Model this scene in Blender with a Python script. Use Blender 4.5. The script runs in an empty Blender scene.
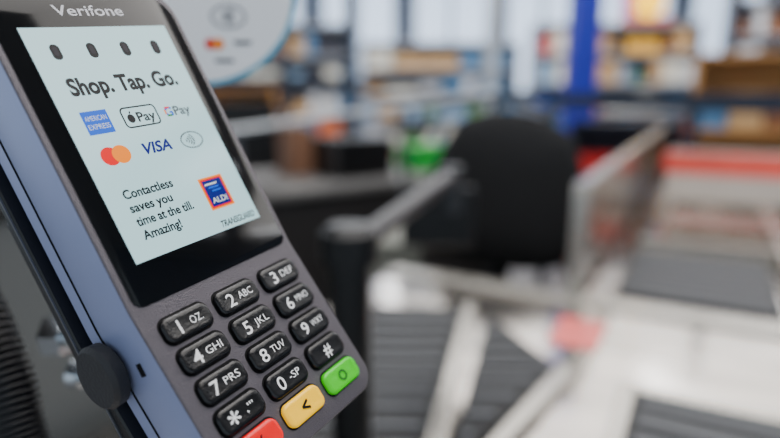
import bpy, bmesh, math, random
from mathutils import Vector, Matrix, Euler
random.seed(11)
C=bpy.context.collection
def s2l(c):
    return tuple(((x/255)/12.92 if x/255<=.04045 else ((x/255+.055)/1.055)**2.4) for x in c)
def mat(name,rgb,rough=.5,metal=0.,em=None,es=0.,bump=0.,bscale=200.,var=0.,coat=0.,alpha=1.,spec=.5):
    m=bpy.data.materials.new(name);m.use_nodes=True;nt=m.node_tree;b=nt.nodes["Principled BSDF"]
    col=s2l(rgb)+(1,)
    b.inputs["Base Color"].default_value=col;b.inputs["Roughness"].default_value=rough;b.inputs["Metallic"].default_value=metal
    b.inputs["Coat Weight"].default_value=coat;b.inputs["Alpha"].default_value=alpha;b.inputs["Specular IOR Level"].default_value=spec
    if em: b.inputs["Emission Color"].default_value=s2l(em)+(1,);b.inputs["Emission Strength"].default_value=es
    tc=nt.nodes.new("ShaderNodeTexCoord");nz=nt.nodes.new("ShaderNodeTexNoise");nz.inputs["Scale"].default_value=bscale
    nt.links.new(tc.outputs["Object"],nz.inputs["Vector"])
    if var>0:
        mx=nt.nodes.new("ShaderNodeMixRGB");mx.inputs[1].default_value=tuple(c*(1-var) for c in col[:3])+(1,);mx.inputs[2].default_value=tuple(min(1,c*(1+var)) for c in col[:3])+(1,)
        nt.links.new(nz.outputs["Fac"],mx.inputs[0]);nt.links.new(mx.outputs[0],b.inputs["Base Color"])
    if bump>0:
        bp=nt.nodes.new("ShaderNodeBump");bp.inputs["Strength"].default_value=bump;bp.inputs["Distance"].default_value=.001
        nt.links.new(nz.outputs["Fac"],bp.inputs["Height"]);nt.links.new(bp.outputs[0],b.inputs["Normal"])
    return m
def mkobj(name,verts,faces,mats,midx=None,smooth=False,parent=None,loc=None,rotz=0):
    me=bpy.data.meshes.new(name);me.from_pydata([tuple(v) for v in verts],[],faces)
    for m in (mats if isinstance(mats,list) else [mats]): me.materials.append(m)
    if midx: me.polygons.foreach_set("material_index",midx)
    bm=bmesh.new();bm.from_mesh(me);bmesh.ops.recalc_face_normals(bm,faces=bm.faces);bm.to_mesh(me);bm.free()
    if smooth: me.polygons.foreach_set("use_smooth",[True]*len(me.polygons))
    me.update();o=bpy.data.objects.new(name,me);C.objects.link(o)
    if parent: o.parent=parent
    if loc: o.location=loc
    o.rotation_euler.z=rotz
    return o
def empty(name,loc=(0,0,0),rotz=0):
    e=bpy.data.objects.new(name,None);C.objects.link(e);e.location=loc;e.rotation_euler.z=rotz;e.empty_display_size=.05;return e
class MB:
    def __init__(s): s.v=[];s.f=[];s.m=[]
    def box(s,x0,x1,y0,y1,z0,z1,mi=0,M=None):
        b=len(s.v);P=[(x0,y0,z0),(x1,y0,z0),(x1,y1,z0),(x0,y1,z0),(x0,y0,z1),(x1,y0,z1),(x1,y1,z1),(x0,y1,z1)]
        s.v+=[tuple(M@Vector(p)) if M else p for p in P]
        s.f+=[tuple(b+i for i in q) for q in [(0,3,2,1),(4,5,6,7),(0,1,5,4),(1,2,6,5),(2,3,7,6),(3,0,4,7)]];s.m+=[mi]*6
    def prism(s,poly,z0,z1,mi=0):
        b=len(s.v);n=len(poly);s.v+=[(p[0],p[1],z0) for p in poly]+[(p[0],p[1],z1) for p in poly]
        s.f+=[tuple(b+n-1-i for i in range(n)),tuple(b+n+i for i in range(n))]+[(b+i,b+(i+1)%n,b+n+(i+1)%n,b+n+i) for i in range(n)];s.m+=[mi]*(n+2)
    def cyl(s,p0,p1,r0,r1=None,n=20,mi=0):
        r1=r0 if r1 is None else r1;p0=Vector(p0);p1=Vector(p1);d=(p1-p0).normalized();a=d.orthogonal().normalized();c=d.cross(a);b=len(s.v)
        for p,r in((p0,r0),(p1,r1)):
            for i in range(n):
                t=2*math.pi*i/n;s.v.append(tuple(p+a*r*math.cos(t)+c*r*math.sin(t)))
        s.f+=[(b+i,b+(i+1)%n,b+n+(i+1)%n,b+n+i) for i in range(n)]+[tuple(b+i for i in range(n)),tuple(b+n+i for i in range(n))];s.m+=[mi]*(n+2)
    def obj(s,name,mats,**k): return mkobj(name,s.v,s.f,mats,s.m,**k)
def bevel(o,w,seg=2):
    b=o.modifiers.new("bev","BEVEL");b.width=w;b.segments=seg;b.limit_method='ANGLE';return o
def tube(name,pts,r,m,parent=None,n=16,cyc=False):
    cu=bpy.data.curves.new(name,"CURVE");cu.dimensions='3D';sp=cu.splines.new('BEZIER');sp.bezier_points.add(len(pts)-1)
    for bp,p in zip(sp.bezier_points,pts): bp.co=p;bp.handle_left_type=bp.handle_right_type='AUTO'
    cu.bevel_depth=r;cu.bevel_resolution=4;cu.use_fill_caps=True;cu.resolution_u=n;cu.materials.append(m)
    o=bpy.data.objects.new(name,cu);C.objects.link(o)
    if parent:o.parent=parent
    return o
# ------------------------------------------------ camera
CAMZ=1.25
cam=bpy.data.cameras.new("camera");co=bpy.data.objects.new("camera",cam);C.objects.link(co)
cam.sensor_width=36;cam.lens=27.2;co.location=(0,0,CAMZ);co.rotation_euler=(math.radians(78),0,0);cam.clip_start=.01
cam.dof.use_dof=True;cam.dof.focus_distance=.179;cam.dof.aperture_fstop=3.9
bpy.context.scene.camera=co
# ------------------------------------------------ terminal
mm=.001
R=Matrix(((0.52791,-0.4451,0.72332),(-0.27762,-0.89532,-0.34832),(0.80264,-0.01693,-0.59622)))
T=Vector((-.053087,.016927,.1852))
cw=Matrix.Translation(co.location)@Euler(co.rotation_euler).to_matrix().to_4x4()
TM=cw@Matrix.Diagonal((1,-1,-1,1))@(Matrix.Translation(T)@R.to_4x4())
term=empty("card_payment_terminal");term.matrix_world=TM
front=mat("terminal_front",(94,89,95),.36,.4,bump=.3,bscale=2500,var=.12)
side=mat("terminal_side_lit",(156,166,205),.32,.3,bump=.1,bscale=3000)  # shell grey with the light on the side put into a paler colour
glass=mat("terminal_glass",(4,4,5),.1,coat=0,spec=.35)
dark=mat("key_gap",(5,5,6),.6,spec=.2)
keyb=mat("key_black",(7,7,9),.2,bump=.15,bscale=1500)
white=mat("key_print",(250,250,250),.5,em=(255,255,255),es=.12)
keyr=mat("key_red",(240,5,15),.25,em=(240,5,15),es=.3);keyy=mat("key_yellow",(255,200,0),.25,em=(255,190,0),es=.5);keyg=mat("key_green",(50,200,0),.25,em=(50,210,0),es=.25)  # glow added to the coloured keys to lift their saturation
rubber=mat("rubber_black",(34,35,39),.6,bump=.3,bscale=900)
blackpl=mat("black_plastic",(8,8,10),.35,bump=.1,bscale=900)
SB=math.sin(math.radians(7.4));CB=math.cos(math.radians(7.4))
def bend(x,y,z):
    if y<0:
        return (x*mm,y*CB*mm,(z-y*SB)*mm)
    return (x*mm,y*mm,z*mm)
def rr(hw,y0,y1,rb,rt,off=0,cx=0,n=7,mid=True):
    P=[];hw+=off;y0-=off;y1+=off;rb=max(.2,rb+off);rt=max(.2,rt+off)
    def arc(x,y,r,a0):
        for i in range(n+1):
            a=math.radians(a0+90*i/n);P.append((cx+x+r*math.cos(a),y+r*math.sin(a)))
    arc(hw-rb,y0+rb,rb,-90)
    if mid:P.append((cx+hw,0))
    arc(hw-rt,y1-rt,rt,0);arc(-hw+rt,y1-rt,rt,90)
    if mid:P.append((cx-hw,0))
    arc(-hw+rb,y0+rb,rb,180)
    return P
def loft(name,args,rings,mats,mis,capm=(0,0),mid=True,parent=term,f=bend):
    v=[];fa=[];mi=[];N=None
    for o,z in rings:
        P=rr(*args,off=o,mid=mid);N=len(P);v+=[f(x,y,z) for x,y in P]
    for k in range(len(rings)-1):
        for i in range(N):
            j=(i+1)%N;fa.append((k*N+i,k*N+j,(k+1)*N+j,(k+1)*N+i));mi.append(mis[k])
    for k,cm in((0,capm[0]),(len(rings)-1,capm[1])):
        if mid:
            h=8;l=N-9
            up=[k*N+i for i in range(h,l+1)];lo=[k*N+i for i in list(range(l,N))+list(range(0,h+1))]
            fa+=[tuple(up),tuple(lo)];mi+=[cm,cm]
        else: fa.append(tuple(k*N+i for i in range(N)));mi.append(cm)
    return mkobj(name,v,fa,mats,mi,parent=parent)
def shade(o,ang=30):
    me=o.data;me.polygons.foreach_set("use_smooth",[True]*len(me.polygons));me.set_sharp_from_angle(angle=math.radians(ang));return o
BW=32.55
body=loft("body",(BW,-58,101,8,12),[(-.9,0),(-.35,-.12),(0,-.6),(.25,-4),(.3,-19),(.1,-19.6),(-.5,-19.9),(-.5,-20.6),(.1,-20.9),(.1,-26),(-1.2,-28.5),(-4,-31)],
 [front,side,dark],[0,0,1,1,1,2,2,2,1,1,1],(0,1));shade(body,25)
gl=loft("display_glass",(30.44,0.3,97,3.2,9),[(0,-.3),(0,.25),(-.35,.45)],[glass],[0,0],(0,0),mid=False);shade(gl)
GZ=.45
def flat(name,pts,z,m,parent=term,f=bend):
    return mkobj(name,[f(x,y,z) for x,y in pts],[tuple(range(len(pts)))],m,parent=parent)
scr=mat("display_backlight",(4,4,4),.12,em=(186,226,232),es=1.45,spec=.3)
def dm(n,c,es=1.): return mat("display_"+n,(3,3,4),.2,em=c,es=es,spec=.15)
ink=dm("ink",(20,22,28),.8);dblue=dm("blue",(0,95,225),1.3);dnavy=dm("navy",(5,25,140));dred=dm("red",(240,5,15),1.4);dor=dm("orange",(255,135,0),1.5);dgrey=dm("grey",(80,88,96));dgreen=dm("green",(20,150,50));dwh=dm("white",(230,240,240),1.2)
flat("display_screen",[(-24.5,12),(24.5,12),(24.5,85.6),(-24.5,85.6)],GZ+.03,scr)
def ell(cx,cy,a,b,n=32,rot=0): return [(cx+a*math.cos(t)*math.cos(rot)-b*math.sin(t)*math.sin(rot),cy+a*math.cos(t)*math.sin(rot)+b*math.sin(t)*math.cos(rot)) for t in [2*math.pi*i/n for i in range(n)]]
def rect(cx,cy,w,h,sk=0): return [(cx-w/2-sk,cy-h/2),(cx+w/2-sk,cy-h/2),(cx+w/2+sk,cy+h/2),(cx-w/2+sk,cy+h/2)]
def ringo(name,outer,inner,z,m,parent=term,f=bend):
    n=len(outer);v=[f(x,y,z) for x,y in outer]+[f(x,y,z) for x,y in inner]
    return mkobj(name,v,[(i,(i+1)%n,n+(i+1)%n,n+i) for i in range(n)],m,parent=parent)
def text(name,s,cx,cy,w,h,z,m,bold=0.,align='C',parent=term,f=bend,skew=0,ref=None,wide=1.):
    cu=bpy.data.curves.new(name,"FONT");cu.body=s;cu.size=1;cu.offset=bold;cu.resolution_u=4
    o=bpy.data.objects.new("tmp",cu);C.objects.link(o);bpy.context.view_layer.update()
    me=bpy.data.meshes.new_from_object(o.evaluated_get(bpy.context.evaluated_depsgraph_get()))
    xs=[v.co.x for v in me.vertices];ys=[v.co.y for v in me.vertices];x0,x1,y0,y1=min(xs),max(xs),min(ys),max(ys)
    if ref: y0,y1=ref
    if w: sx=w/(x1-x0);sy=h/(y1-y0) if h else sx
    else: sy=h/(y1-y0);sx=sy*wide;w=(x1-x0)*sx
    for v in me.vertices:
        x=(v.co.x-x0)*sx;y=(v.co.y-(y0+y1)/2)*sy;x+=y*skew
        x=cx+(x-w/2 if align=='C' else x);v.co=f(x,cy+y,z)
    bpy.data.objects.remove(o);me.name=name;me.materials.clear();me.materials.append(m)
    for p in me.polygons:p.material_index=0
    q=bpy.data.objects.new(name,me);C.objects.link(q);q.parent=parent;return q
z=GZ+.08;CAP=(0,.7)
for i,x in enumerate((-17,-5.8,5.5,16.8)):
    flat(f"display_light_{i}",rr(1.45,75.2,80.2,1.4,1.4,cx=x,mid=False),z,ink)
    flat(f"display_light_core_{i}",rr(.7,76.4,79.4,.7,.7,cx=x,mid=False),z+.03,dm(f"core_{i}",(50,48,58),.8))
text("display_headline","Shop. Tap. Go.",0,66.5,37.4,5.3,z,ink,.036,ref=CAP)
flat("logo_blue_card",rect(-15.2,54.9,8.2,7.4),z,dblue)
for i in range(2): text(f"logo_blue_card_text_{i}",("AMERICAN","EXPRESS")[i],-15.2,(56.3,53.6)[i],6.8,1.6,z+.03,dwh,.0,ref=CAP)
ringo("logo_phone_pay_frame",rr(6.3,51.3,58.3,1.6,1.6,cx=-.8,mid=False),rr(6.3,51.3,58.3,1.6,1.6,cx=-.8,mid=False,off=-.5),z,ink)
flat("logo_fruit",ell(-4.3,54.4,1.25,1.45),z,ink);flat("logo_fruit_leaf",ell(-4.0,56.4,.25,.55,12,-.5),z,ink);text("logo_phone_pay","Pay",1.0,54.6,6.4,3.1,z,ink,.02,ref=CAP)
text("logo_g","G",9.6,54.8,3,3.1,z,dblue,.03,ref=CAP);flat("logo_g_red",rect(9.5,56.2,1.8,.6),z+.03,dred);flat("logo_g_yellow",rect(8.35,54.8,.55,1.6),z+.03,dor);flat("logo_g_green",rect(9.5,53.4,1.8,.6),z+.03,dgreen)
text("logo_g_pay","Pay",14.8,54.8,6.4,3.1,z,dgrey,.02,ref=CAP)
flat("logo_circle_red",ell(-16.5,44.1,2.9,2.9),z,dred);flat("logo_circle_orange",ell(-12.9,44.1,2.9,2.9),z+.02,dor)
text("logo_visa","VISA",-.4,44.2,11,3.5,z,dnavy,.03,skew=.25,ref=CAP)
ringo("logo_contactless_ring",ell(13,44,4.4,3),ell(13,44,4.0,2.6),z,dgrey)
for i in range(4):
    r0=1.0+i*.9;a=[math.radians(-45+90*k/10) for k in range(11)]
    pts=[(10.2+r0*math.cos(t),44+r0*math.sin(t)*.8) for t in a]+[(10.2+(r0-.4)*math.cos(t),44+(r0-.4)*math.sin(t)*.8) for t in reversed(a)]
    flat(f"logo_contactless_wave_{i}",pts,z,dgrey)
for i,(s,w) in enumerate((("Contactless",17),("saves you",14.6),("time at the till.",20.3),("Amazing!",13.4))):
    text(f"display_text_{i}",s,-18.6,32.-i*4.3,w,2.75,z,ink,.026,align='L',ref=CAP)
flat("logo_shop_border",rect(12.4,24.9,9.8,11.2),z,dor);flat("logo_shop_red",rect(12.4,24.9,8.6,10.0),z+.02,dred);flat("logo_shop_navy",rect(12.4,24.9,7.6,9.0),z+.04,dnavy)
for i in range(3): flat(f"logo_shop_stripe_{i}",rect(11.6+i*.6,28.0-i*1.2,5.0-i*.7,.6,.25),z+.06,(dwh,dblue,dblue)[i])
text("logo_shop_text","ALDI",12.4,22.4,6.2,1.9,z+.06,dwh,.02,ref=CAP)
text("display_footer","TRANSGUARD",15.6,14.2,15,2.2,z,ink,.02,skew=.2,ref=CAP)
gprint=mat("glass_print",(225,225,230),.4)
text("maker_wordmark","Verifone",-.4,91.2,23,3.5,GZ+.05,gprint,.012,ref=CAP)
labels={(0,0):("1","OZ."),(1,0):("2","ABC"),(2,0):("3","DEF"),(0,1):("4","GHI"),(1,1):("5","JKL"),(2,1):("6","MNO"),(0,2):("7","PRS"),(1,2):("8","TUV"),(2,2):("9","WXY"),(0,3):("*",",'\""),(1,3):("0","-SP"),(2,3):("#","")}
def key(name,cx,cy,m):
    hw,hh=8.1,3.85
    o=loft(name,(hw,cy-hh,cy+hh,2.6,2.6,),[(0,.0),(0,.9),(-.25,1.35),(-.8,1.55),(-1.7,1.5),(-2.6,1.42)],[m],[0]*5,(0,0),mid=False,f=lambda x,y,z:bend(x+cx,y,z));shade(o,50)
    flat(name+"_gap",rr(hw+.6,cy-hh-.6,cy+hh+.6,3.1,3.1,cx=cx,mid=False),.03,dark)
KX=19.35;Y1=-9.;PY=9.9;Y5=-48.6
for (i,j),(a,b) in labels.items():
    cx=(i-1)*KX;cy=Y1-PY*j;key(f"key_{j}_{i}",cx,cy,keyb)
    zz=1.66
    if b:
        text(f"key_digit_{j}_{i}",a,cx-3.3,cy-(1.2 if a=="*" else 0),None,4.1 if a!="*" else 6,zz,white,.01,ref=CAP,wide=1.08)
        text(f"key_letters_{j}_{i}",b,cx+2.7,cy+.2,{"OZ.":4.4,",'\"":3.2,"-SP":4.8}.get(b,5.8),2.3,zz,white,.0,ref=CAP)
    else: text(f"key_digit_{j}_{i}",a,cx,cy,None,4.1,zz,white,.006,ref=CAP,wide=1.05)
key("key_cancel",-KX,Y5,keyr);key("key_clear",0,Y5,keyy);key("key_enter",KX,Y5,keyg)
text("key_clear_symbol","<",0,Y5,3,3.4,1.66,dark,.03);text("key_cancel_symbol","X",-KX,Y5,3,3.2,1.66,dark,.02)
ringo("key_enter_symbol",ell(KX,Y5,1.8,1.8),ell(KX,Y5,1.2,1.2),1.66,mat("enter_ring",(10,70,10),.5))
def xbox(name,x0,x1,y0,y1,z0,z1,m,bw=.3):
    b=MB();b.box(x0*mm,x1*mm,y0*mm,y1*mm,z0*mm,z1*mm);o=b.obj(name,m,parent=term);bevel(o,bw*mm);return o
xbox("side_slot",-33.0,-31,-17,-13,-8.5,-6,dark,.1)
b=MB();kz=-21.5;ky=-12
for (x0,x1,r0,r1) in((-31,-33.5,7.5,7.5),(-33.5,-34.2,8.8,9.6),(-34.2,-37.5,9.6,9.8),(-37.5,-38.8,9.8,8.6)):
    b.cyl((x0*mm,ky*mm,kz*mm),(x1*mm,ky*mm,kz*mm),r0*mm,r1*mm,n=28)
kn=b.obj("clamp_knob",rubber,parent=term);shade(kn,35)
hol=loft("holder_plate",(34.5,-45,92,7,7),[(-.6,-31),(0,-31.5),(0,-35),(-.8,-36)],[blackpl],[0]*3,(0,0));shade(hol)
holrim=mat("holder_edge",(96,98,104),.3,.6)
xbox("holder_edge_strip",-35.0,-34.3,-40,90,-32.4,-31.6,holrim,.1)
xbox("holder_block",-26,26,-25,50,-60,-36,blackpl,4)
metalblk=mat("pole_black",(14,15,17),.35,.3);chrome=mat("chrome",(200,205,210),.15,1.)
pole=empty("terminal_stand")
b=MB();b.cyl((-.112,.262,.851),(-.112,.262,1.135),.017,n=28);b.cyl((-.112,.262,.851),(-.112,.262,.86),.03,n=32);b.cyl((-.112,.262,1.12),(-.112,.262,1.15),.024,n=28)
b.cyl((-.112,.262,1.14),(-.11,.24,1.18),.016,n=20)
shade(b.obj("pole",metalblk,parent=pole),40)
b=MB();b.cyl((-.153,.262,1.138),(-.112,.262,1.138),.006,n=20);b.cyl((-.162,.262,1.138),(-.153,.262,1.138),.010,n=6)
b.cyl((-.148,.262,1.118),(-.112,.262,1.118),.005,n=20);b.cyl((-.153,.262,1.118),(-.148,.262,1.118),.007,n=16)
shade(b.obj("pole_bolts",chrome,parent=pole),40)
cab=[Vector(p) for p in((-.212,.262,1.20),(-.176,.236,1.165),(-.157,.222,1.135),(-.146,.212,1.108),(-.130,.206,1.08),(-.126,.208,1.03),(-.15,.205,.95),(-.16,.20,.86))]
def cr(P,t):
    n=len(P)-1;k=min(int(t*n),n-1);u=t*n-k;p=[P[max(0,k-1)],P[k],P[k+1],P[min(n,k+2)]]
    return .5*((2*p[1])+(-p[0]+p[2])*u+(2*p[0]-5*p[1]+4*p[2]-p[3])*u*u+(-p[0]+3*p[1]-3*p[2]+p[3])*u**3)
v=[];fa=[];NS=640;NR=16
for k in range(NS+1):
    t=k/NS;p=cr(cab,t);d=(cr(cab,min(1,t+.002))-cr(cab,max(0,t-.002))).normalized();a=d.cross(Vector((0,1,0))).normalized();c=d.cross(a)
    r=.0095+.0014*math.sin(k*2*math.pi/8)
    for i in range(NR):
        th=2*math.pi*i/NR;v.append(p+a*r*math.cos(th)+c*r*math.sin(th))
for k in range(NS):
    for i in range(NR): fa.append((k*NR+i,k*NR+(i+1)%NR,(k+1)*NR+(i+1)%NR,(k+1)*NR+i))
mkobj("corrugated_cable",v,fa,mat("cable_black",(26,26,30),.28,spec=.8),smooth=True)
sg=empty("contactless_sign");sg.matrix_world=Matrix.Translation((-.106,.339,1.308))@Euler((math.radians(80),0,math.radians(12))).to_matrix().to_4x4()
swh=mat("sign_white",(244,246,248),.4);sbl=mat("sign_rim",(60,170,205),.4);sgr=mat("sign_grey",(40,45,55),.5);sor=mat("sign_orange",(250,140,20),.5);srd=mat("sign_red",(225,30,25),.5)
b=MB();b.cyl((0,0,-.001),(0,0,0),.055,n=64);b.obj("disc_rim",sbl,parent=sg)
b=MB();b.cyl((0,0,0),(0,0,.0004),.0525,n=64);b.obj("disc_face",swh,parent=sg)
idf=lambda x,y,z:(x*mm,y*mm,z*mm)
ringo("sign_wave_ring",ell(17,-17,9.5,6.5),ell(17,-17,8.5,5.5),.6,sgr,sg,idf)
for i in range(4):
    r0=2.5+i*1.8;a=[math.radians(-45+90*k/10) for k in range(11)]
    flat(f"sign_wave_{i}",[(12+r0*math.cos(t),-17+r0*math.sin(t)*.8) for t in a]+[(12+(r0-1)*math.cos(t),-17+(r0-1)*math.sin(t)*.8) for t in reversed(a)],.6,sgr,sg,idf)
flat("sign_circle_red",ell(7.0,-32,3.2,3.2),.6,srd,sg,idf);flat("sign_circle_orange",ell(11,-32,3.2,3.2),.7,sor,sg,idf)
flat("sign_mark",rect(24,-31,9,2.2),.6,sgr,sg,idf);flat("sign_mark_2",rect(14,-41,10,2),.6,sgr,sg,idf)
b=MB();b.cyl((-.005,-.048,-.003),(-.005,-.25,-.003),.004,n=16);b.obj("sign_stem",metalblk,parent=sg)
# ------------------------------------------------ checkout (local frame rotated)
RZ=-math.radians(28)
def brushed(name,rgb,r0,r1,sc=(60,3,3)):
    m=mat(name,rgb,r0,1.);nt=m.node_tree;b=nt.nodes["Principled BSDF"]
    tc=nt.nodes.new("ShaderNodeTexCoord");mp=nt.nodes.new("ShaderNodeMapping");mp.inputs["Scale"].default_value=sc
    nz=nt.nodes.new("ShaderNodeTexNoise");nz.inputs["Scale"].default_value=4;nz.inputs["Detail"].default_value=4
    mr=nt.nodes.new("ShaderNodeMapRange");mr.inputs["To Min"].default_value=r0;mr.inputs["To Max"].default_value=r1
    nt.links.new(tc.outputs["Object"],mp.inputs[0]);nt.links.new(mp.outputs[0],nz.inputs["Vector"]);nt.links.new(nz.outputs["Fac"],mr.inputs["Value"]);nt.links.new(mr.outputs[0],b.inputs["Roughness"])
    cr_=nt.nodes.new("ShaderNodeValToRGB");c=s2l(rgb);cr_.color_ramp.elements[0].position=.3;cr_.color_ramp.elements[1].position=.7
    cr_.color_ramp.elements[0].color=tuple(x*.6 for x in c)+(1,);cr_.color_ramp.elements[1].color=tuple(min(1,x*1.2) for x in c)+(1,)
    nt.links.new(nz.outputs["Fac"],cr_.inputs[0]);nt.links.new(cr_.outputs[0],b.inputs["Base Color"])
    return m
steel=brushed("steel_top",(205,199,192),.04,.2,(1,5,1))
steell=mat("steel_trim",(190,186,178),.25,.8,var=.2,bscale=6)
steeld=brushed("steel_side",(172,162,152),.12,.35,(3,3,12))
belt=mat("belt_rubber",(20,22,25),.5,var=.1,bscale=30,spec=.3);rib=mat("belt_rib",(82,85,90),.45,spec=.4)
cabm=mat("cabinet_grey",(95,98,98),.6,var=.05,bscale=5)
chk=empty("checkout_counter",(0,0,0),RZ)
b=MB();b.box(-.62,1.2,-.35,1.19,.80,.85);o=b.obj("counter_top",steel,parent=chk);bevel(o,.01)
b=MB();b.box(-.58,1.15,-.3,1.15,.0,.80);b.obj("counter_base",cabm,parent=chk)
def grill(name,x0,x1,y0,y1,zt,along='x',n=14,parent=chk,M=None):
    b=MB();b.box(x0,x1,y0,y1,zt,zt+.004,0,M)
    for i in range(n):
        if along=='x':
            y=y0+(y1-y0)*(i+.5)/n;w=(y1-y0)/n*.22;b.box(x0+.01,x1-.01,y-w,y+w,zt+.004,zt+.007,1,M)
        else:
            x=x0+(x1-x0)*(i+.5)/n;w=(x1-x0)/n*.22;b.box(x-w,x+w,y0+.01,y1-.01,zt+.004,zt+.007,1,M)
    return b.obj(name,[belt,rib],parent=parent)
grill("grill_right",-.05,.7,.25,.795,.851,'x',12)
b=MB();fr=[(-.07,-.05,.25,.815),(-.05,.7,.795,.815)]
for x0,x1,y0,y1 in fr:b.box(x0,x1,y0,y1,.85,.862)
bevel(b.obj("grill_right_frame",steell,parent=chk),.003)
W2L=Matrix.Rotation(-RZ,4,'Z')
def poly(ps): return [tuple((W2L@Vector((x,y,0)))[:2]) for x,y in ps]
b=MB();b.prism(poly([(-.25,.48),(.012,.48),(.136,1.04),(-.02,1.06),(-.10,1.05)]),.851,.858,0);b.prism(poly([(.05,.52),(.105,.62),(.245,.80),(.180,1.01)]),.851,.858,0)
b.obj("scanner_plates",[belt],parent=chk)
b=MB()
for k in range(11):
    y=.55+k*.044
    x1=.012+(y-.48)*.219-.01
    b.prism(poly([(-.11,y),(x1,y),(x1,y+.011),(-.11,y+.011)]),.858,.861)
for k in range(8):
    y=.62+k*.044
    xl=.05+(y-.52)*.265+.008
    xr=(.105+(y-.62)*.78 if y<.80 else .245-(y-.80)*.31)-.008
    if xr>xl: b.prism(poly([(xl,y),(xr,y),(xr,y+.011),(xl,y+.011)]),.858,.861)
b.obj("scanner_ribs",[rib],parent=chk)
b=MB();b.prism(poly([(.012,.48),(.034,.48),(.165,1.07),(.143,1.07)]),.851,.862);b.prism(poly([(.107,.60),(.124,.587),(.270,.785),(.253,.81)]),.851,.864);bevel(b.obj("scanner_trim",[steell],parent=chk),.003)
b=MB();b.box(-.61,1.18,1.12,1.18,.851,.857);bevel(b.obj("counter_edge_strip",[steell],parent=chk),.003)
pk=mat("reflection_patch_red",(240,105,100),.3,var=.3,bscale=14)
b=MB();b.box(-.20,-.12,.92,1.05,.851,.852);b.obj("red_reflection_patch",[pk],parent=chk)  # pinkish red reflection on the counter, put in as a flat coloured patch
lane=empty("conveyor_checkout",(0,0,0),RZ)
b=MB();b.box(-.19,.75,1.2,3.6,.78,.85);bevel(b.obj("lane_top",steel,parent=lane),.008)
b=MB();b.box(-.17,.72,1.22,3.55,0,.78);b.obj("lane_base",cabm,parent=lane)
grill("lane_grill",-.13,.16,1.22,1.62,.851,'x',10,lane)
grill("lane_belt",-.1,.5,2.55,3.5,.851,'x',20,lane)
b=MB();b.box(-.215,-.195,1.2,3.5,.6,1.06,0);bevel(b.obj("side_panel",steeld,parent=lane),.004)
b=MB();b.box(-.222,-.188,1.19,3.52,1.06,1.078,0);b.box(-.222,-.188,1.185,1.2,.6,1.065);bevel(b.obj("side_panel_rim",steell,parent=lane),.004)
redm=mat("sign_red_panel",(232,85,72),.4,var=.3,bscale=12);whm=mat("white_plastic",(190,182,174),.45,var=.1,bscale=9);wood=mat("shelf_wood",(196,142,80),.6,var=.2,bscale=8)
b=MB();b.box(-.12,.75,2.46,2.49,.955,1.035,0);b.box(-.12,.75,2.46,2.49,.851,.955,1);b.box(-.12,.75,2.46,2.49,1.035,1.045,1);b.obj("lane_divider",[redm,whm],parent=lane)
b=MB();b.box(-.08,.45,1.80,2.3,.851,.866,0);b.box(-.08,.45,1.80,1.83,.866,.89,0);b.box(-.08,.45,2.27,2.3,.866,.89,0);bevel(b.obj("lane_tray",[steeld],parent=lane),.004)
b=MB();b.box(.18,.205,1.22,2.3,.851,.885,0);b.box(-.13,.18,1.64,1.67,.851,.88,0);bevel(b.obj("lane_guide_rail",[steell],parent=lane),.004)
b=MB();b.box(.26,.70,1.25,2.2,.851,.856,0);b.obj("lane_scanner_glass",[belt],parent=lane)
mp=empty("monitor_arm")
b=MB();b.cyl((-.04,.56,.851),(-.04,.56,1.105),.021,n=32);b.cyl((-.04,.56,.851),(-.04,.56,.865),.05,n=32);b.cyl((-.04,.56,1.09),(-.04,.56,1.118),.029,n=32);b.cyl((-.04,.56,1.118),(-.04,.56,1.126),.029,.02,n=32)
shade(b.obj("post",metalblk,parent=mp),40)
armg=mat("arm_grey",(52,53,56),.4,.3)
b=MB();b.cyl((-.04,.56,1.10),(.10,.95,1.12),.013,n=20);b.cyl((.10,.95,1.06),(.10,.95,1.135),.018,n=24);shade(b.obj("arm",armg,parent=mp),40)
b=MB();b.box(.02,.14,.95,.97,1.0,1.10);bevel(b.obj("arm_bracket",metalblk,parent=mp),.006)
ch=empty("checkout_chair",(.355,1.82,0),math.radians(-8))
fab=mat("chair_fabric",(16,17,20),.9,bump=.5,bscale=300)
v=[];fa=[];NX=16;NZ=16
Mt=Matrix.Rotation(math.radians(7),3,'Y')
for s_ in(0,1):
    for j in range(NZ+1):
        for i in range(NX+1):
            u=i/NX*2-1;w=j/NZ*2-1
            x=u*math.sqrt(1-w*w*.36);zz=w*math.sqrt(1-u*u*.36)
            th=.035*(1-max(abs(u),abs(w))**4)
            q=Mt@Vector((x*.23*(1-.08*w),-.09*(x*x)+(th if s_ else -th),zz*.25))
            v.append((q.x,q.y,q.z+.95))
def gid(s_,i,j): return s_*(NX+1)*(NZ+1)+j*(NX+1)+i
for s_ in(0,1):
    for j in range(NZ):
        for i in range(NX): fa.append((gid(s_,i,j),gid(s_,i+1,j),gid(s_,i+1,j+1),gid(s_,i,j+1)))
o=mkobj("backrest",v,fa,fab,smooth=True,parent=ch)
o.modifiers.new("w","WELD").merge_threshold=.0005
b=MB();b.prism([(.21*math.cos(t),-.22+.21*math.sin(t)) for t in [2*math.pi*i/28 for i in range(28)]],.56,.63);bevel(b.obj("seat",fab,parent=ch),.02,3)
b=MB();b.box(-.03,.03,.02,.05,.56,.9);b.box(-.03,.03,-.2,.05,.545,.565);b.cyl((0,-.2,.08),(0,-.2,.56),.025)
for k in range(5):
    t=2*math.pi*k/5;b.cyl((0,-.2,.10),(.24*math.cos(t),-.2+.24*math.sin(t),.06),.02,.013);b.cyl((.24*math.cos(t)-.015,-.2+.24*math.sin(t),.028),(.24*math.cos(t)+.015,-.2+.24*math.sin(t),.028),.028)
b.obj("chair_base",metalblk,parent=ch)
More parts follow.
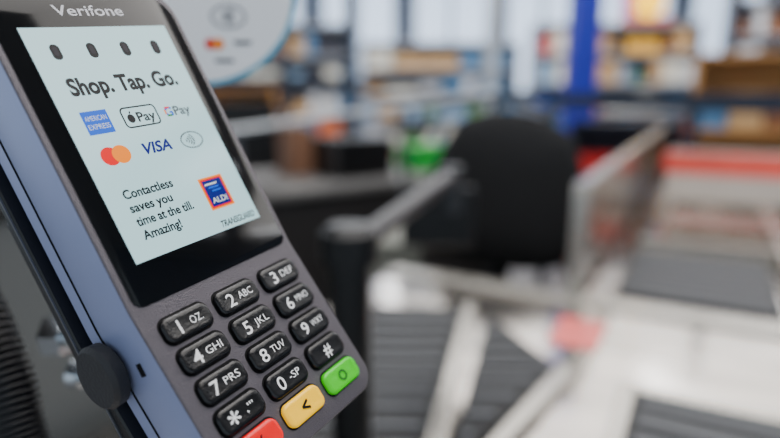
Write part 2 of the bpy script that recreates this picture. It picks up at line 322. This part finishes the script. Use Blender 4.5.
rd=empty("cashier_desk",(-.35,2.35,0),math.radians(35))
dk=mat("desk_dark",(34,32,33),.6,var=.1,bscale=5);dl=mat("desk_grey",(98,97,96),.5);grn=mat("green_box",(0,165,50),.5);brn=mat("brown_box",(120,84,62),.7,var=.1,bscale=20)
b=MB();b.box(-.75,.85,-.3,.3,0,.9,0);b.box(-.78,.88,-.33,.33,.9,.93,1);bevel(b.obj("desk_body",[dk,dl],parent=rd),.006)
b=MB();b.box(-.5,-.15,-.1,.0,.98,1.22,0);b.cyl((-.33,-.03,.93),(-.33,-.03,1.0),.03,mi=0);b.box(.05,.3,-.2,.1,.93,1.08,0);b.box(.46,.64,-.15,0,.93,1.03,1);b.box(-.05,.05,0,.15,.93,1.12,2);b.obj("desk_equipment",[blackpl,grn,brn],parent=rd)
olive=mat("cabinet_olive",(112,114,106),.6,var=.08,bscale=5)
lc=empty("low_cabinet",(-.03,1.66,0),0)
b=MB();b.box(-.12,.11,-.12,.12,0,.84,0);b.box(-.125,.115,-.125,.125,.84,.855,0);bevel(b.obj("carcass",[olive],parent=lc),.005)
tc=empty("till_cabinet",(0,0,0),RZ)
b=MB();b.box(-1.15,-.66,.1,.7,0,1.12,0);b.box(-1.16,-.65,.09,.71,1.12,1.135,1);bevel(b.obj("carcass",[cabm,blackpl],parent=tc),.005)
hr=empty("handrail")
rl=mat("rail_light",(190,196,202),.3,.5);rdk0=mat("rail_post",(70,74,80),.4,.3)
tube("rail",[(-1.0,1.2,1.09),(-.43,1.67,1.15),(.43,2.46,1.255)],.010,rl,hr,24)
b=MB();b.cyl((-.43,1.67,0),(-.43,1.67,1.15),.012);b.cyl((.05,2.11,0),(.05,2.11,1.20),.012);b.cyl((.43,2.46,0),(.43,2.46,1.262),.012);b.cyl((.43,2.46,1.25),(.68,2.50,1.17),.010);b.cyl((.68,2.50,0),(.68,2.50,1.18),.012);b.obj("rail_posts",rdk0,parent=hr)
fb=empty("partition_frame")
rdk=mat("rail_dark",(38,46,62),.4,.3)
b=MB()
def bar(p,q,w,h,mi=0):
    p=Vector(p);q=Vector(q);d=q-p;L=d.length;a=math.atan2(d.y,d.x);M=Matrix.Translation(p)@Matrix.Rotation(a,4,'Z');b.box(0,L,-w/2,w/2,-h/2,h/2,mi,M)
bar((.88,3.3,1.215),(1.75,1.95,1.18),.03,.08);bar((.2,3.9,1.24),(.88,3.3,1.24),.03,.05);bar((-1.6,4.0,1.32),(.2,3.9,1.32),.03,.06)
for p in((.88,3.3),(1.32,2.6),(1.75,1.95),(.2,3.9),(-1.6,4.0)): b.cyl((p[0],p[1],0),(p[0],p[1],1.2),.022)
b.obj("frame_bars",rdk,parent=fb)
post=empty("shop_column")
bl=mat("column_blue",(5,25,165),.5,var=.1,bscale=3)
b=MB();b.box(1.38,1.58,4.6,4.8,0,3.2,0);b.box(1.34,1.62,4.56,4.84,0,.12,1);b.obj("column",[bl,rdk],parent=post)
for nm,x,y,w in(("door_post",-.19,2.95,.05),("door_post",.86,5.2,.10),("door_post",-.85,5.0,.06),("door_post",2.9,5.2,.06)):
    b=MB();b.box(x-w/2,x+w/2,y-w/2,y+w/2,0,3.2,0);b.box(x-w,x+w,y-w,y+w,0,.02,0);b.obj(nm,[rdk if w!=.10 else rl])
hs=empty("hanging_price_sign")
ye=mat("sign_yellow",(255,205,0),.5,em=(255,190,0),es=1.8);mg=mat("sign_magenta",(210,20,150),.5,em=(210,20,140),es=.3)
b=MB();b.cyl((2.5,5.99,2.12),(2.5,6.01,2.12),.15,n=32,mi=0);b.box(2.25,2.35,5.99,6.01,2.0,2.3,1);b.box(2.25,2.72,6.0,6.01,1.93,1.99,2);b.cyl((2.3,6,2.25),(2.3,6,3.2),.005);b.cyl((2.6,6,2.2),(2.6,6,3.2),.005);b.obj("sign_board",[ye,mg,redm],parent=hs)
PAL=[(210,214,222),(140,175,208),(205,165,115),(135,86,52),(228,105,35),(205,35,35),(25,80,175),(232,230,218),(80,130,175),(45,45,60),(240,180,40),(110,155,95)]
pm=[mat(f"goods_{i}",c,.6,var=.15,bscale=12) for i,c in enumerate(PAL)]
shm=mat("shelf_metal",(165,170,180),.5)
def shelf(name,x,y,rot,w,h,d,levels,weights,sm=shm,lab=True,gap=.85):
    e=empty(name,(x,y,0),rot);b=MB()
    b.box(-w/2,w/2,d-.02,d,0,h);b.box(-w/2,-w/2+.03,0,d,0,h);b.box(w/2-.03,w/2,0,d,0,h)
    for k in range(levels+1): b.box(-w/2,w/2,0,d,h*k/levels*.97+.02,h*k/levels*.97+.05)
    b.obj("rack",[sm],parent=e)
    g=MB();st=h*.97/levels
    for k in range(levels):
        xx=-w/2+.04
        while xx<w/2-.12:
            n=random.randint(1,3);ww=random.uniform(.05,.14);hh=random.uniform(.35,gap)*st;ci=random.choices(range(len(PAL)),weights)[0]
            for _ in range(n):
                if xx+ww>w/2-.04:break
                g.box(xx,xx+ww*.94,.02,d-.05,st*k+.051,st*k+.05+min(hh,st-.08),ci);xx+=ww
            xx+=random.uniform(0,.05)
    g.obj("goods",pm,parent=e)
wts=[4.5,3.5,3.2,2.2,1.0,.6,.8,5,2.5,1.5,.7,.8]
for i,(x,y,r) in enumerate(((-3.2,6.0,.25),(-1.3,6.6,.1),(.6,7.2,0),(2.6,7.0,-.1),(4.6,6.4,-.3),(6.4,5.4,-.5))):
    shelf("grocery_shelf",x,y,r,1.85,(2.25,2.0,1.85,2.05,2.25,2.25)[i],.5,6,wts)
shelf("wooden_display_shelf",2.5,3.75,-.45,1.1,1.5,.45,3,[1,1,6,4,2,.6,.2,3,.5,.3,1.4,.2],wood,gap=.6)
shelf("wooden_display_shelf",-1.4,4.3,.4,1.2,1.3,.45,3,[3,3,4,3,1,.5,.5,3,1,2,1,.2],wood,gap=.6)
shelf("red_promotion_bin",1.55,3.9,-.3,.7,1.05,.35,2,[.5,.5,.5,.5,1,8,.2,.5,.2,.5,1,.2],rdk,gap=.8)
fl=mat("floor_tiles",(125,123,122),.35,var=.06,bscale=3);wl=mat("wall_paint",(170,182,200),.8,var=.04,bscale=2);cl=mat("ceiling_paint",(225,226,230),.8,var=.02,bscale=2)
b=MB();b.box(-6,8,-3,10,-.1,0);b.obj("floor",fl)
b=MB();b.box(-6,8,-3,10,3.2,3.3);b.obj("ceiling",cl)
b=MB();b.box(-6,8,9.8,10,0,3.2);b.obj("wall_back",wl)
b=MB();b.box(7.8,8,-3,9.8,0,3.2);b.obj("wall_right",wl)
wf=mat("window_frame",(90,96,110),.5);day=mat("window_daylight",(220,230,245),.3,em=(195,215,240),es=1.9)
for k in range(9):
    x=-5.4+k*1.45;b=MB();b.box(x,x+1.1,9.74,9.76,1.3,3.0,0);
    for q in(x-.04,x+.53,x+1.1): b.box(q,q+.05,9.7,9.79,1.26,3.04,1)
    b.box(x,x+1.1,9.7,9.79,1.24,1.3,1);b.box(x,x+1.1,9.7,9.79,3.0,3.05,1);b.obj(f"window_{k+1}",[day,wf])
lampm=mat("lamp_tube",(255,255,255),.4,em=(245,248,255),es=9)
for i,x in enumerate((-2.5,0,2.5,5)):
    for j,y in enumerate((1.5,4.5,7.5)):
        b=MB();b.box(x-.1,x+.1,y-.9,y+.9,3.15,3.2);b.box(x-.08,x+.08,y-.88,y+.88,3.14,3.15,1);b.obj("ceiling_lamp",[wf,lampm])
def area(n,loc,rot,sx,sy,e,c=(1,1,1)):
    l=bpy.data.lights.new(n,"AREA");l.shape='RECTANGLE';l.size=sx;l.size_y=sy;l.energy=e;l.color=c;o=bpy.data.objects.new(n,l);C.objects.link(o);o.location=loc;o.rotation_euler=rot
area("ceiling_light_front",(.5,.8,3.05),(0,0,0),3,2,85,(1,.96,.92));area("ceiling_light_back",(1.5,5,3.05),(0,0,0),7,4,250,(1,.97,.93))
w=bpy.data.worlds.new("daylight");bpy.context.scene.world=w;w.use_nodes=True;w.node_tree.nodes["Background"].inputs[0].default_value=(.74,.87,1,1);w.node_tree.nodes["Background"].inputs[1].default_value=.95
